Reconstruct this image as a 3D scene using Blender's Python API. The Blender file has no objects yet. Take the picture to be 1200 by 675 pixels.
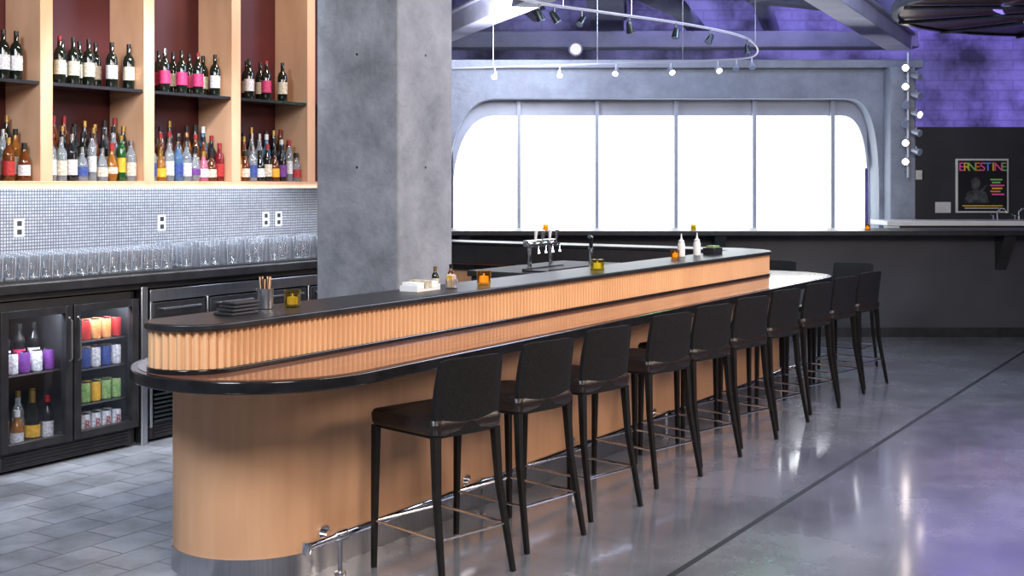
import bpy, bmesh, math, random
from mathutils import Vector
random.seed(7)
SC=bpy.context.scene; COL=SC.collection
A=math.radians(57.89); CA=math.cos(A); SA=math.sin(A)
F=1450.0; H=1.65
R=math.radians
def W(u,w,z=0.0): return (u*CA-w*SA, u*SA+w*CA, z)
def atu(px,w):
    r=(px-600)/F; Y=w/(CA-r*SA); return Y*(r*CA+SA)
ORD=['first','second','third','fourth','fifth','sixth','seventh','eighth','ninth','tenth','eleventh','twelfth','thirteenth','fourteenth','fifteenth','sixteenth']
# ------------------------------------------------------------------ mesh helper
class MB:
    def __init__(s): s.v=[]; s.f=[]; s.m=[]; s.cm=0
    def add(s,vs,fs):
        o=len(s.v); s.v+= [tuple(p) for p in vs]; s.f+=[tuple(i+o for i in f) for f in fs]; s.m+=[s.cm]*len(fs); return s
    def box(s,x0,x1,y0,y1,z0,z1):
        return s.add([(x0,y0,z0),(x1,y0,z0),(x1,y1,z0),(x0,y1,z0),(x0,y0,z1),(x1,y0,z1),(x1,y1,z1),(x0,y1,z1)],
            [(0,3,2,1),(4,5,6,7),(0,1,5,4),(1,2,6,5),(2,3,7,6),(3,0,4,7)])
    def prism(s,poly,z0,z1,inset_top=0):
        n=len(poly); vs=[(p[0],p[1],z0) for p in poly]+[(p[0],p[1],z1) for p in poly]
        fs=[tuple(reversed(range(n))),tuple(range(n,2*n))]+[(i,(i+1)%n,n+(i+1)%n,n+i) for i in range(n)]
        return s.add(vs,fs)
    def layers(s,rings,cap0=True,cap1=True):
        n=len(rings[0]); vs=[p for r in rings for p in r]; fs=[]
        for k in range(len(rings)-1):
            for i in range(n):
                j=(i+1)%n; fs.append((k*n+i,k*n+j,(k+1)*n+j,(k+1)*n+i))
        if cap0: fs.append(tuple(reversed(range(n))))
        if cap1: fs.append(tuple((len(rings)-1)*n+i for i in range(n)))
        return s.add(vs,fs)
    def lathe(s,prof,n=16,c=(0,0,0),cap0=True,cap1=True):
        return s.layers([[(c[0]+r*math.cos(2*math.pi*i/n),c[1]+r*math.sin(2*math.pi*i/n),c[2]+z) for i in range(n)] for r,z in prof],cap0,cap1)
    def tube(s,pts,r,n=8,r1=None,square=False,rot=0.0):
        pts=[Vector(p) for p in pts]; rings=[]
        if square: n=4
        for k,p in enumerate(pts):
            if k==0: d=pts[1]-p
            elif k==len(pts)-1: d=p-pts[-2]
            else: d=(pts[k+1]-p).normalized()+(p-pts[k-1]).normalized()
            d.normalize()
            ref=Vector((0,1,0)) if abs(d.z)>0.8 else Vector((0,0,1))
            a=d.cross(ref).normalized(); b=d.cross(a).normalized()
            t=k/(len(pts)-1); rr=r if r1 is None else r*(1-t)+r1*t
            if square: rr*=1.414
            o=math.pi/4 if square else 0
            rings.append([tuple(p+a*rr*math.cos(o+2*math.pi*i/n)+b*rr*math.sin(o+2*math.pi*i/n)) for i in range(n)])
        return s.layers(rings)
    def mesh(s,name,mats,smooth=True):
        me=bpy.data.meshes.new(name); me.from_pydata(s.v,[],s.f); me.update()
        bm=bmesh.new(); bm.from_mesh(me); bmesh.ops.recalc_face_normals(bm,faces=bm.faces); bm.to_mesh(me); bm.free()
        if not isinstance(mats,(list,tuple)): mats=[mats]
        for m in mats: me.materials.append(m)
        for i,p in enumerate(me.polygons):
            p.material_index=s.m[i] if i<len(s.m) else 0
            p.use_smooth=smooth
        if smooth:
            try: me.set_sharp_from_angle(angle=R(38))
            except Exception: pass
        return me
def obj(name,mb,mat,parent=None,bevel=0,loc=None,rz=None,smooth=True):
    me=mb.mesh(name,mat,smooth) if isinstance(mb,MB) else mb
    o=bpy.data.objects.new(name,me); COL.objects.link(o)
    if parent: o.parent=parent
    if loc: o.location=loc
    if rz is not None: o.rotation_euler=(0,0,rz)
    if bevel:
        b=o.modifiers.new('bevel','BEVEL'); b.width=bevel; b.segments=2; b.limit_method='ANGLE'; b.angle_limit=R(40)
    return o
def tag(o,label,cat,group=None):
    o['label']=label; o['category']=cat
    if group: o['group']=group
    return o
def struct(o): o['kind']='structure'; return o
def thing(name,label,cat,loc=(0,0,0),rz=0,group=None):
    o=bpy.data.objects.new(name,None); o.empty_display_size=.1; COL.objects.link(o); o.location=loc; o.rotation_euler=(0,0,rz)
    return tag(o,label,cat,group)
def bthing(name,label,cat,u,w,z=0,group=None,rz=0): return thing(name,label,cat,W(u,w,z),A+rz,group)
def dup(root,loc,rz,label,group=None):
    r=root.copy(); COL.objects.link(r); r.location=loc; r.rotation_euler=(0,0,rz); r['label']=label
    if group: r['group']=group
    for ch in list(root.children):
        c=ch.copy(); COL.objects.link(c); c.parent=r
        for g in ch.children:
            d=g.copy(); COL.objects.link(d); d.parent=c
    return r
def round_poly(P,seg=14):
    out=[]; n=len(P)
    for i in range(n):
        c=Vector(P[i][:2]); r=P[i][2]
        if r<=0: out.append((c.x,c.y)); continue
        a=(Vector(P[i-1][:2])-c).normalized(); b=(Vector(P[(i+1)%n][:2])-c).normalized()
        th=a.angle(b); t=r/math.tan(th/2); ce=c+(a+b).normalized()*(r/math.sin(th/2))
        s=c+a*t-ce; e=c+b*t-ce; a0=math.atan2(s.y,s.x); a1=math.atan2(e.y,e.x); d=a1-a0
        while d>math.pi: d-=2*math.pi
        while d<-math.pi: d+=2*math.pi
        for k in range(seg+1):
            an=a0+d*k/seg; out.append((ce.x+r*math.cos(an),ce.y+r*math.sin(an)))
    return out
# ------------------------------------------------------------------ materials
def newmat(name):
    m=bpy.data.materials.new(name); m.use_nodes=True; nt=m.node_tree; nt.nodes.clear()
    out=nt.nodes.new('ShaderNodeOutputMaterial'); return m,nt,out
def pm(name,c1,c2=None,scale=8,rough=.5,metal=0,bump=0,stretch=(1,1,1),trans=0,ior=1.45,detail=4,rv=.0,coat=0,emit=None,es=0,alpha=1,spec=.5,cr_=.05):
    m,nt,out=newmat(name); N=nt.nodes; L=nt.links
    b=N.new('ShaderNodeBsdfPrincipled'); L.new(b.outputs[0],out.inputs[0])
    tc=N.new('ShaderNodeTexCoord'); mp=N.new('ShaderNodeMapping'); mp.inputs['Scale'].default_value=stretch
    no=N.new('ShaderNodeTexNoise'); no.inputs['Scale'].default_value=scale; no.inputs['Detail'].default_value=detail
    L.new(tc.outputs['Object'],mp.inputs[0]); L.new(mp.outputs[0],no.inputs['Vector'])
    c2=c2 or tuple(x*.8 for x in c1)
    cr=N.new('ShaderNodeValToRGB'); cr.color_ramp.elements[0].position=.35; cr.color_ramp.elements[1].position=.65
    cr.color_ramp.elements[0].color=(*c1,1); cr.color_ramp.elements[1].color=(*c2,1)
    L.new(no.outputs['Fac'],cr.inputs[0]); L.new(cr.outputs[0],b.inputs['Base Color'])
    b.inputs['Roughness'].default_value=rough; b.inputs['Metallic'].default_value=metal
    b.inputs['Transmission Weight'].default_value=trans; b.inputs['IOR'].default_value=ior; b.inputs['Coat Weight'].default_value=coat
    b.inputs['Coat Roughness'].default_value=cr_; b.inputs['Specular IOR Level'].default_value=spec
    if rv:
        mr=N.new('ShaderNodeMapRange'); mr.inputs[3].default_value=rough-rv; mr.inputs[4].default_value=rough+rv
        mr.inputs[1].default_value=.3; mr.inputs[2].default_value=.7
        L.new(no.outputs['Fac'],mr.inputs[0]); L.new(mr.outputs[0],b.inputs['Roughness'])
    if bump:
        bp=N.new('ShaderNodeBump'); bp.inputs['Strength'].default_value=bump; bp.inputs['Distance'].default_value=.02
        L.new(no.outputs['Fac'],bp.inputs['Height']); L.new(bp.outputs[0],b.inputs['Normal'])
    if emit:
        b.inputs['Emission Color'].default_value=(*emit,1); b.inputs['Emission Strength'].default_value=es
    return m
def brick(name,c1,c2,mortar,bw,bh,ms,rough=.4,metal=0,vertical=True,offset=.5,bump=.4,scale=1,spec=.5,dark=.45,amt=.6,ns=2):
    m,nt,out=newmat(name); N=nt.nodes; L=nt.links
    b=N.new('ShaderNodeBsdfPrincipled'); L.new(b.outputs[0],out.inputs[0])
    tc=N.new('ShaderNodeTexCoord'); v=tc.outputs['Object']
    if vertical:
        sp=N.new('ShaderNodeSeparateXYZ'); cb=N.new('ShaderNodeCombineXYZ'); L.new(v,sp.inputs[0])
        L.new(sp.outputs[0],cb.inputs[0]); L.new(sp.outputs[2],cb.inputs[1]); v=cb.outputs[0]
    br=N.new('ShaderNodeTexBrick'); br.offset=offset; br.inputs['Color1'].default_value=(*c1,1); br.inputs['Color2'].default_value=(*c2,1)
    br.inputs['Mortar'].default_value=(*mortar,1); br.inputs['Scale'].default_value=scale; br.inputs['Brick Width'].default_value=bw
    br.inputs['Row Height'].default_value=bh; br.inputs['Mortar Size'].default_value=ms; br.inputs['Mortar Smooth'].default_value=.1
    L.new(v,br.inputs['Vector'])
    no=N.new('ShaderNodeTexNoise'); no.inputs['Scale'].default_value=ns; no.inputs['Detail'].default_value=8; no.inputs['Roughness'].default_value=.62; L.new(tc.outputs['Object'],no.inputs['Vector'])
    hs=N.new('ShaderNodeMix'); hs.data_type='RGBA'; hs.blend_type='MULTIPLY'; hs.inputs[0].default_value=amt
    cr=N.new('ShaderNodeValToRGB'); cr.color_ramp.elements[0].position=.36; cr.color_ramp.elements[1].position=.62
    cr.color_ramp.elements[0].color=(dark,dark,dark,1)
    L.new(no.outputs['Fac'],cr.inputs[0]); L.new(br.outputs['Color'],hs.inputs[6]); L.new(cr.outputs[0],hs.inputs[7]); L.new(hs.outputs[2],b.inputs['Base Color'])
    b.inputs['Roughness'].default_value=rough; b.inputs['Metallic'].default_value=metal; b.inputs['Specular IOR Level'].default_value=spec
    bp=N.new('ShaderNodeBump'); bp.invert=True; bp.inputs['Strength'].default_value=bump; bp.inputs['Distance'].default_value=.01
    L.new(br.outputs['Fac'],bp.inputs['Height']); L.new(bp.outputs[0],b.inputs['Normal'])
    return m
def concrete(name,c1,c2,rough,floor=False):
    m,nt,out=newmat(name); N=nt.nodes; L=nt.links
    b=N.new('ShaderNodeBsdfPrincipled'); L.new(b.outputs[0],out.inputs[0])
    tc=N.new('ShaderNodeTexCoord'); n1=N.new('ShaderNodeTexNoise'); n1.inputs['Scale'].default_value=1.3 if floor else 2.2; n1.inputs['Detail'].default_value=10; n1.inputs['Roughness'].default_value=.68
    L.new(tc.outputs['Object'],n1.inputs['Vector'])
    n2=N.new('ShaderNodeTexNoise'); n2.inputs['Scale'].default_value=25; n2.inputs['Detail'].default_value=5; L.new(tc.outputs['Object'],n2.inputs['Vector'])
    cr=N.new('ShaderNodeValToRGB'); cr.color_ramp.elements[0].position=.36; cr.color_ramp.elements[1].position=.64
    cr.color_ramp.elements[0].color=(*c1,1); cr.color_ramp.elements[1].color=(*c2,1); L.new(n1.outputs['Fac'],cr.inputs[0])
    L.new(cr.outputs[0],b.inputs['Base Color'])
    mr=N.new('ShaderNodeMapRange'); mr.inputs[1].default_value=.35; mr.inputs[2].default_value=.65; mr.inputs[3].default_value=rough*.65; mr.inputs[4].default_value=rough*1.35
    L.new(n1.outputs['Fac'],mr.inputs[0]); L.new(mr.outputs[0],b.inputs['Roughness'])
    if floor:
        b.inputs['Coat Weight'].default_value=1; b.inputs['Coat Roughness'].default_value=.10; b.inputs['Coat IOR'].default_value=1.9
    bp=N.new('ShaderNodeBump'); bp.inputs['Strength'].default_value=.05 if floor else .35; bp.inputs['Distance'].default_value=.02
    L.new((n1 if floor else n2).outputs['Fac'],bp.inputs['Height']); L.new(bp.outputs[0],b.inputs['Normal'])
    return m
def thin_glass(name,col=(1,1,1),fac=.12,rough=.02,dif=0.0,dcol=(.85,.9,1)):
    m,nt,out=newmat(name); N=nt.nodes; L=nt.links
    t=N.new('ShaderNodeBsdfTransparent'); t.inputs[0].default_value=(*col,1); g=N.new('ShaderNodeBsdfGlossy'); g.inputs['Roughness'].default_value=rough
    lw=N.new('ShaderNodeLayerWeight'); lw.inputs['Blend'].default_value=.35
    mr=N.new('ShaderNodeMapRange'); mr.inputs[3].default_value=fac; mr.inputs[4].default_value=min(1,fac*6)
    L.new(lw.outputs['Facing'],mr.inputs[0]); mx=N.new('ShaderNodeMixShader'); L.new(mr.outputs[0],mx.inputs[0]); L.new(t.outputs[0],mx.inputs[1]); L.new(g.outputs[0],mx.inputs[2])
    last=mx
    if dif:
        d=N.new('ShaderNodeBsdfDiffuse'); d.inputs[0].default_value=(*dcol,1)
        m2=N.new('ShaderNodeMapRange'); m2.inputs[1].default_value=.5; m2.inputs[3].default_value=dif*.3; m2.inputs[4].default_value=min(1,dif*9); L.new(lw.outputs['Facing'],m2.inputs[0])
        mx2=N.new('ShaderNodeMixShader'); L.new(m2.outputs[0],mx2.inputs[0]); L.new(mx.outputs[0],mx2.inputs[1]); L.new(d.outputs[0],mx2.inputs[2]); last=mx2
    L.new(last.outputs[0],out.inputs[0])
    return m
def emis(name,col,s):
    m,nt,out=newmat(name); e=nt.nodes.new('ShaderNodeEmission'); e.inputs[0].default_value=(*col,1); e.inputs[1].default_value=s
    nt.links.new(e.outputs[0],out.inputs[0]); return m
M={}
M['floor']=concrete('polished concrete',(.12,.128,.15),(.20,.208,.235),.24,True)
M['tile']=brick('slate tile',(.29,.32,.37),(.40,.43,.49),(.15,.165,.19),.30,.22,.005,.30,0,False,.5,.3,dark=.5,amt=.9,ns=3)
M['groove']=pm('floor groove',(.015,.015,.018),rough=.6)
M['conc']=concrete('concrete',(.15,.165,.19),(.31,.33,.37),.75)
M['conc_l']=concrete('light concrete',(.20,.225,.28),(.34,.38,.46),.7)
M['wood']=pm('maple plywood',(.62,.35,.20),(.56,.31,.17),14,.42,stretch=(1,1,.12))
M['woodshelf']=pm('pale maple',(.70,.43,.27),(.60,.35,.21),6,.45,stretch=(1,1,.3))
M['ribwood']=pm('ribbed wood',(.72,.43,.235),(.64,.37,.20),4,.36,stretch=(1,1,.4))
M['counter']=pm('varnished counter wood',(.24,.105,.065),(.15,.065,.045),3,.2,stretch=(.6,9,1),coat=.7,rv=.06,cr_=.06,spec=.4)
M['black']=pm('black laminate',(.014,.014,.016),(.024,.024,.027),12,.36,spec=.4)
M['blackgloss']=pm('black stone edge',(.008,.008,.009),(.014,.014,.016),12,.14)
M['blackmatte']=pm('black paint matte',(.020,.020,.023),(.028,.028,.032),5,.5)
M['maroon']=pm('maroon panel',(.075,.009,.011),(.05,.006,.007),2,.5)
M['mosaic']=brick('metal mosaic tile',(.50,.52,.56),(.68,.70,.76),(.15,.15,.18),.0205,.0205,.0033,.35,.4,True,0,.5,dark=.8)
M['steel']=pm('brushed steel',(.62,.62,.65),(.52,.52,.55),20,.3,1,stretch=(8,8,.3))
M['chrome']=pm('chrome',(.88,.88,.9),(.82,.82,.85),5,.12,1)
M['stool']=pm('black upholstery',(.007,.007,.008),(.012,.0115,.013),90,.75,bump=.08,spec=.2)
M['leather']=pm('dark leather',(.018,.012,.011),(.012,.009,.008),60,.32,bump=.08)
M['leg']=pm('black wood leg',(.006,.006,.006),(.010,.009,.009),20,.5,spec=.3)
M['purplewall']=brick('painted brick',(.24,.24,.39),(.27,.26,.42),(.215,.21,.36),.5,.17,.012,.8,0,True,.5,.8,dark=.18,amt=1,ns=1.1)
M['darkwall']=pm('charcoal wall',(.035,.037,.047),(.045,.048,.06),2,.6)
M['darkpanel']=pm('dark bar panel',(.036,.038,.048),(.05,.052,.064),1.5,.42)
M['ceil']=pm('dark ceiling',(.05,.05,.08),(.07,.07,.1),2,.9)
M['wall']=pm('plaster wall',(.10,.09,.09),(.12,.11,.11),2,.8)
M['beamw']=concrete('pale beam',(.48,.48,.60),(.66,.66,.80),.7)
M['beamd']=concrete('dark beam',(.08,.085,.13),(.14,.145,.20),.7)
M['disc']=pm('dark brown wood slat',(.050,.022,.024),(.085,.038,.040),3,.35,stretch=(.4,5,1))
M['glass']=thin_glass('clear glass',(.98,.99,1),.15,.03,.13)  # pale diffuse rims put into the shader to brighten the glassware
M['fridgeglass']=thin_glass('fridge door glass',(.93,.95,.98),.04)
M['winframe']=pm('grey window frame',(.42,.45,.54),(.36,.39,.47),4,.45)
M['window']=emis('daylit glazing',(.93,.97,1),4.5)
M['white']=pm('white plastic',(.8,.8,.8),(.75,.75,.75),5,.4)
M['paper']=pm('white paper',(.82,.82,.82),(.75,.75,.76),9,.7)
M['amber']=thin_glass('amber candle glass',(.95,.68,.20),.08,.05,.08,(.5,.3,.05))
M['lime']=thin_glass('olive candle glass',(.75,.66,.14),.08,.05,.08,(.4,.3,.03))
M['flame']=pm('glowing wax',(.9,.55,.15),(.8,.45,.1),9,.6,emit=(1,.66,.16),es=.9)
M['flameg']=pm('dim glowing wax',(.6,.5,.1),(.5,.4,.08),9,.6,emit=(.95,.72,.12),es=.6)
M['fridgein']=pm('fridge lining',(.16,.16,.18),(.12,.12,.14),3,.4)
M['darkglass']=pm('dark shelf glass',(.02,.02,.025),(.03,.03,.035),3,.1)
M['lens']=emis('lamp lens warm',(1,.85,.75),14)
M['lensp']=emis('lamp lens violet',(.45,.22,1),5)
M['lensoff']=pm('lamp lens off',(.3,.4,.55),(.25,.32,.45),4,.1)
M['gunmetal']=pm('lamp body',(.05,.07,.08),(.08,.10,.11),9,.3,.8)
M['lampwhite']=pm('pale lamp body',(.55,.57,.68),(.5,.52,.62),9,.35,.3)
M['cord']=pm('black cord',(.01,.01,.01),rough=.5)
BG={'dark':pm('dark green bottle glass',(.006,.009,.006),(.01,.012,.008),4,.06,spec=.7),
 'amberb':pm('amber liquor',(.18,.05,.01),(.12,.03,.006),4,.06,trans=.4),
 'whisky':pm('golden liquor',(.42,.16,.025),(.30,.11,.015),4,.06,trans=.4),
 'clear':pm('clear bottle glass',(.60,.66,.73),(.48,.53,.6),4,.04,trans=.75),
 'blue':pm('pale blue bottle glass',(.12,.25,.45),(.08,.18,.34),4,.05,trans=.5),
 'green':pm('green bottle glass',(.015,.09,.02),(.01,.06,.015),4,.06,trans=.25),
 'red':pm('red liqueur',(.2,.01,.015),(.13,.008,.01),4,.06,trans=.25),
 'pink':pm('pink liqueur',(.5,.14,.22),(.4,.1,.17),4,.06,trans=.3),
 'black':pm('black bottle glass',(.008,.008,.01),(.012,.012,.014),4,.1)}
LB={'cream':pm('cream paper label',(.66,.60,.48),(.36,.32,.25),70,.6),'pink':pm('pink label',(.60,.04,.16),(.35,.02,.09),60,.5),
 'white':pm('white label',(.76,.76,.78),(.34,.34,.38),80,.5),'yellow':pm('yellow label',(.75,.42,.03),(.55,.28,.02),60,.5),
 'blackl':pm('black label',(.02,.02,.02),(.2,.16,.06),70,.5),'redl':pm('red label',(.42,.02,.02),(.28,.015,.015),70,.5),
 'bluel':pm('blue label',(.04,.08,.3),(.02,.04,.17),70,.5),'greenl':pm('green label',(.10,.28,.05),(.35,.45,.2),60,.5),
 'orange':pm('orange label',(.65,.17,.02),(.5,.3,.15),60,.5),'purple':pm('purple label',(.18,.05,.28),(.10,.02,.17),60,.5)}
CP={'blackc':pm('black cap',(.01,.01,.01),rough=.35),'goldc':pm('gold foil cap',(.55,.35,.10),rough=.3,metal=.9),'silverc':pm('silver cap',(.5,.5,.52),rough=.25,metal=1),
 'redc':pm('red cap',(.3,.015,.02),rough=.4),'whitec':pm('white cap',(.65,.65,.65),rough=.4)}
# ------------------------------------------------------------------ setting
mb=MB()
mb.add([(-12,-16,0),(32,-16,0),(32,3.8,0),(-12,3.8,0)],[(0,1,2,3)])
mb.add([(9.8,3.8,0),(32,3.8,0),(32,20,0),(9.8,20,0)],[(0,1,2,3)])
mb.cm=1; mb.add([(-12,3.8,0),(9.8,3.8,0),(9.8,20,0),(-12,20,0)],[(0,1,2,3)])
struct(obj('floor',mb,[M['floor'],M['tile']],rz=A,smooth=False))
struct(obj('trim_1',MB().box(-4,26,2.185,2.215,-.004,.0015),M['groove'],rz=A))
struct(obj('ceiling',MB().box(-12,14,-6,23,5.3,5.4),M['ceil']))
struct(obj('wall_far',MB().box(-12,14,21,21.2,0,5.3),M['purplewall']))
struct(obj('wall_right',MB().box(11,11.2,-4,21,0,5.3),M['darkwall']))
struct(obj('wall_left',MB().box(1.5,8.6,6.82,7.0,0,5.3),M['wall'],rz=A))
struct(obj('trim_2',MB().box(1.5,8.6,6.80,6.82,1.08,1.615),M['mosaic'],rz=A))
cx=1.83; hw=2.62
def ztop(x,d=0.0,ds=0.0):
    s=abs(x-cx); left=x<cx; a=2.02 if left else 2.2; b=hw-ds-a; e=2.4 if left else 3.0
    if s<a: return 2.68-d
    if s>=a+b: return None
    return 1.35+(1.33-d)*max(0,1-((s-a)/b)**e)**(1/e)
def wall_with_arch():
    mb=MB(); x0=-5.0; x1=4.80; zt=3.13; ya=15.0; yb=15.45; zs=1.0
    xs=[x0,cx-hw]+[cx-hw+.60*(1-math.cos(math.pi/2*k/18)) for k in range(1,19)]
    xs+=[cx+hw-.42*(1-math.cos(math.pi/2*k/18)) for k in range(18,0,-1)]+[cx+hw,x1]
    def zz(x):
        z=ztop(x); return z if z is not None else 1.35
    for i in range(len(xs)-1):
        a,b=xs[i],xs[i+1]
        if i==0 or i==len(xs)-2:
            mb.box(a,b,ya,yb,0,zt); continue
        za,zb=zz(a),zz(b)
        mb.add([(a,ya,za),(b,ya,zb),(b,ya,zt),(a,ya,zt),(a,yb,za),(b,yb,zb),(b,yb,zt),(a,yb,zt)],[(0,1,2,3),(4,7,6,5),(0,4,5,1),(3,2,6,7)])
        mb.add([(a,ya,0),(b,ya,0),(b,ya,zs),(a,ya,zs),(a,yb,zs),(b,yb,zs)],[(0,1,2,3),(3,2,5,4)])
    return mb
struct(obj('wall_back',wall_with_arch(),M['conc_l']))
struct(obj('trim_3',MB().box(-5,4.95,14.88,15.0,3.04,3.14),M['conc_l'],bevel=.01))
struct(obj('trim_4',MB().box(4.50,4.80,14.7,14.999,0,3.04),M['conc_l'],bevel=.02))
def pane_outline(a,b,n=14):
    pts=[(a,1.02)]
    for k in range(n+1):
        x=a+(b-a)*k/n; z=ztop(x,.19,.05)
        pts.append((x,1.02 if z is None else z))
    pts.append((b,1.02)); return pts
edges=[cx-hw+.06,.085,1.048,2.02,2.985,3.95,cx+hw-.06]
for i in range(6):
    a,b=edges[i],edges[i+1]
    ps=pane_outline(a+(.02 if i else 0),b-(.02 if i<5 else 0),28)
    m2=MB(); m2.add([(x,15.40,z) for x,z in ps],[tuple(range(len(ps)))])
    wo=struct(obj('window_%d'%(i+1),m2,M['window'],smooth=False))
    fr=MB(); n=28
    for k in range(n):
        xa=a+(b-a)*k/n; xb=a+(b-a)*(k+1)/n
        ia=ztop(xa,.19,.05) or 1.02; ib=ztop(xb,.19,.05) or 1.02; oa=(ztop(xa) or 1.35)+.02; ob_=(ztop(xb) or 1.35)+.02
        fr.add([(xa,15.3,ia),(xb,15.3,ib),(xb,15.3,ob_),(xa,15.3,oa),(xa,15.39,ia),(xb,15.39,ib)],[(0,1,2,3),(0,4,5,1)])
    if i<5: fr.box(b-.022,b+.022,15.22,15.395,1.0,2.70)
    obj('window_frame',fr,M['winframe'],wo,smooth=False)
struct(obj('trim_5',MB().box(4.80,12,16,16.15,0,2.38),M['darkwall']))
struct(obj('trim_6',MB().box(-6,5.9,17.9,18.3,3.62,3.86).box(-6,5.9,17.95,18.25,3.3,3.36),M['beamd'],bevel=.02))
def beam(name,p,q,wd,ht,mat,label):
    p=Vector(p); q=Vector(q); d=(q-p); L=d.length; an=math.atan2(d.y,d.x)
    o=obj(name,MB().box(0,L,-wd/2,wd/2,-ht/2,ht/2).box(0,L,-wd/2-.05,wd/2+.05,ht/2,ht/2+.04),mat,bevel=.01,loc=tuple(p),rz=an)
    return tag(o,label,'beam')
beam('ceiling_beam',(1.9,10.0,3.62),(5.45,17.4,3.62),.34,.2,M['beamw'],'long pale ceiling beam slanting down to the right, nearest the dark slatted canopy')
beam('ceiling_beam',(.5,12.0,3.62),(-1.2,17.0,3.62),.3,.22,M['beamw'],'pale ceiling beam just right of the concrete column')
beam('ceiling_beam',(-.55,11.8,3.95),(.35,17.0,3.95),.12,.16,M['gunmetal'],'dark narrow steel beam crossing above the pale beam near the column')
beam('ceiling_beam',(3.2,16.2,4.15),(8.5,19.5,4.15),.3,.25,M['beamd'],'dark concrete beam crossing behind the long pale beam')
beam('ceiling_beam',(1.2,16.0,4.2),(1.6,20.5,4.2),.5,.3,M['beamd'],'wide dark beam above the violet stage lamp')
for k,(x,z) in enumerate(((2.0,4.05),(3.1,4.2))):
    tag(obj('ceiling_duct',MB().tube([(x-.8,14.5,z),(x+.3,17,z),(x+1.2,20.5,z)],.13,14),M['beamd']),['dark round duct crossing the purple wall left of the pale beam','upper dark round duct close to the long pale beam'][k],'duct')
cn=tag(bpy.data.objects.new('ceiling_canopy',None),'dark brown curved slatted ceiling canopy in the upper right corner','canopy'); COL.objects.link(cn); cn.location=(6.2,11.7,3.34)
def ringmb(r0,r1,z0,z1,n=72): return MB().lathe([(r0,z0),(r1,z0),(r1,z1),(r0,z1),(r0,z0)],n,cap0=False,cap1=False)
obj('rim',ringmb(2.44,2.5,-.01,.08),M['gunmetal'],cn)
for k,(r0,r1) in enumerate(((1.55,2.42),(.75,1.45))): obj('curved_panel',ringmb(r0,r1,.01+.006*k,.05+.006*k),M['disc'],cn)
for k in range(5):
    a=R(100+26*k); obj('cross_bar',MB().tube([(.4*math.cos(a),.4*math.sin(a),-.01),(2.47*math.cos(a),2.47*math.sin(a),-.02)],.02,6),M['gunmetal'],cn)
for k in range(4):
    x=4.7+.45*k
    mbx=MB().tube([(x,10.2,3.29),(x+.35,12.2,3.24+.015*k),(x+1.3,13.6,3.29)],.010,6)
    tag(obj('ceiling_pipe',mbx,M['lampwhite']),['leftmost','second from left','third from left','rightmost'][k]+' thin pale pipe running under the dark slatted canopy','pipe')
# ------------------------------------------------------------------ column
ct=bthing('concrete_column','square grey concrete column rising behind the bar','column',5.985,4.57)
obj('shaft',MB().box(0,.573,0,.649,0,5.3),M['conc'],ct,bevel=.012)
th=MB()
for z in (1.75,2.45):
    for y in (.32,): th.add([(-.001,y+.009*math.cos(a*math.pi/4),z+.009*math.sin(a*math.pi/4)) for a in range(8)],[tuple(range(8))])
    for x in (.28,): th.add([(x+.009*math.cos(a*math.pi/4),-.001,z+.009*math.sin(a*math.pi/4)) for a in range(8)],[tuple(range(8))])
obj('tie_hole',th,M['groove'],ct)
# ------------------------------------------------------------------ the bar
bar=thing('bar_counter','long wooden bar with ribbed raised rail, black edges and rounded near end','bar',(0,0,0),A)
CP_=round_poly([(3.322,3.105,.549),(10.25,3.105,.55),(10.25,7.6,0),(9.5,7.6,0),(9.5,4.205,0),(3.322,4.205,.549)])
CT_=round_poly([(3.352,3.135,.519),(10.22,3.135,.52),(10.22,7.6,0),(9.53,7.6,0),(9.53,4.165,0),(3.352,4.175,.519)])
BS_=round_poly([(3.66,3.50,.349),(9.9,3.50,.3),(9.9,7.6,0),(9.55,7.6,0),(9.55,4.2,0),(3.66,4.2,.349)],20)
KP_=round_poly([(3.655,3.495,.352),(9.905,3.495,.3),(9.905,7.6,0),(9.545,7.6,0),(9.545,4.205,0),(3.655,4.205,.352)],20)
def off(d): return [(3.38-d,3.56-d,.19+d),(9.95+d,3.56-d,.45+d),(9.95+d,7.6+d,0),(9.62-d,7.6+d,0),(9.62-d,3.90+d,0),(3.38-d,3.90+d,.14+d)]
obj('base',MB().prism(BS_,.10,.85),M['wood'],bar)
obj('kick_plate',MB().prism(KP_,0,.10),M['steel'],bar)
obj('counter_slab',MB().prism(CP_,.85,.90),M['blackgloss'],bar,bevel=.006)
obj('counter_surface',MB().prism(CT_,.9,.9025),M['counter'],bar)
obj('rail_foot',MB().prism(round_poly(off(.012)),.9025,.922),M['blackgloss'],bar,bevel=.004)
pts=round_poly(off(0),16)
dense=[]; pitch=.034; st=pitch/8
n=len(pts); tot=0
for i in range(n):
    a=Vector(pts[i]); b=Vector(pts[(i+1)%n]); L=(b-a).length
    if L<1e-6: continue
    nrm=Vector(((b-a).y,-(b-a).x)).normalized()
    m=max(1,round(L/st))
    for k in range(m):
        p=a+(b-a)*k/m; s=tot+L*k/m
        o=.018*abs(math.sin(math.pi*s/pitch))-.012
        dense.append((p.x+nrm.x*o,p.y+nrm.y*o))
    tot+=L
obj('ribbed_band',MB().prism(dense,.922,1.072),M['ribwood'],bar,smooth=False)
obj('inner_panel',MB().box(9.595,9.61,3.91,7.6,.905,1.07).box(3.65,9.61,3.915,3.93,.905,1.07),M['blackmatte'],bar)
obj('rail_cap',MB().prism(round_poly(off(.02)),1.072,1.10),M['black'],bar,bevel=.006)
fr=MB().tube([(3.84,3.40,.16),(9.8,3.40,.16)],.018,12); fr.lathe([(.02,-.025),(.024,0),(.02,.025)],12,(3.84,3.40,.16))
obj('foot_rail',fr,M['chrome'],bar)
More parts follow.
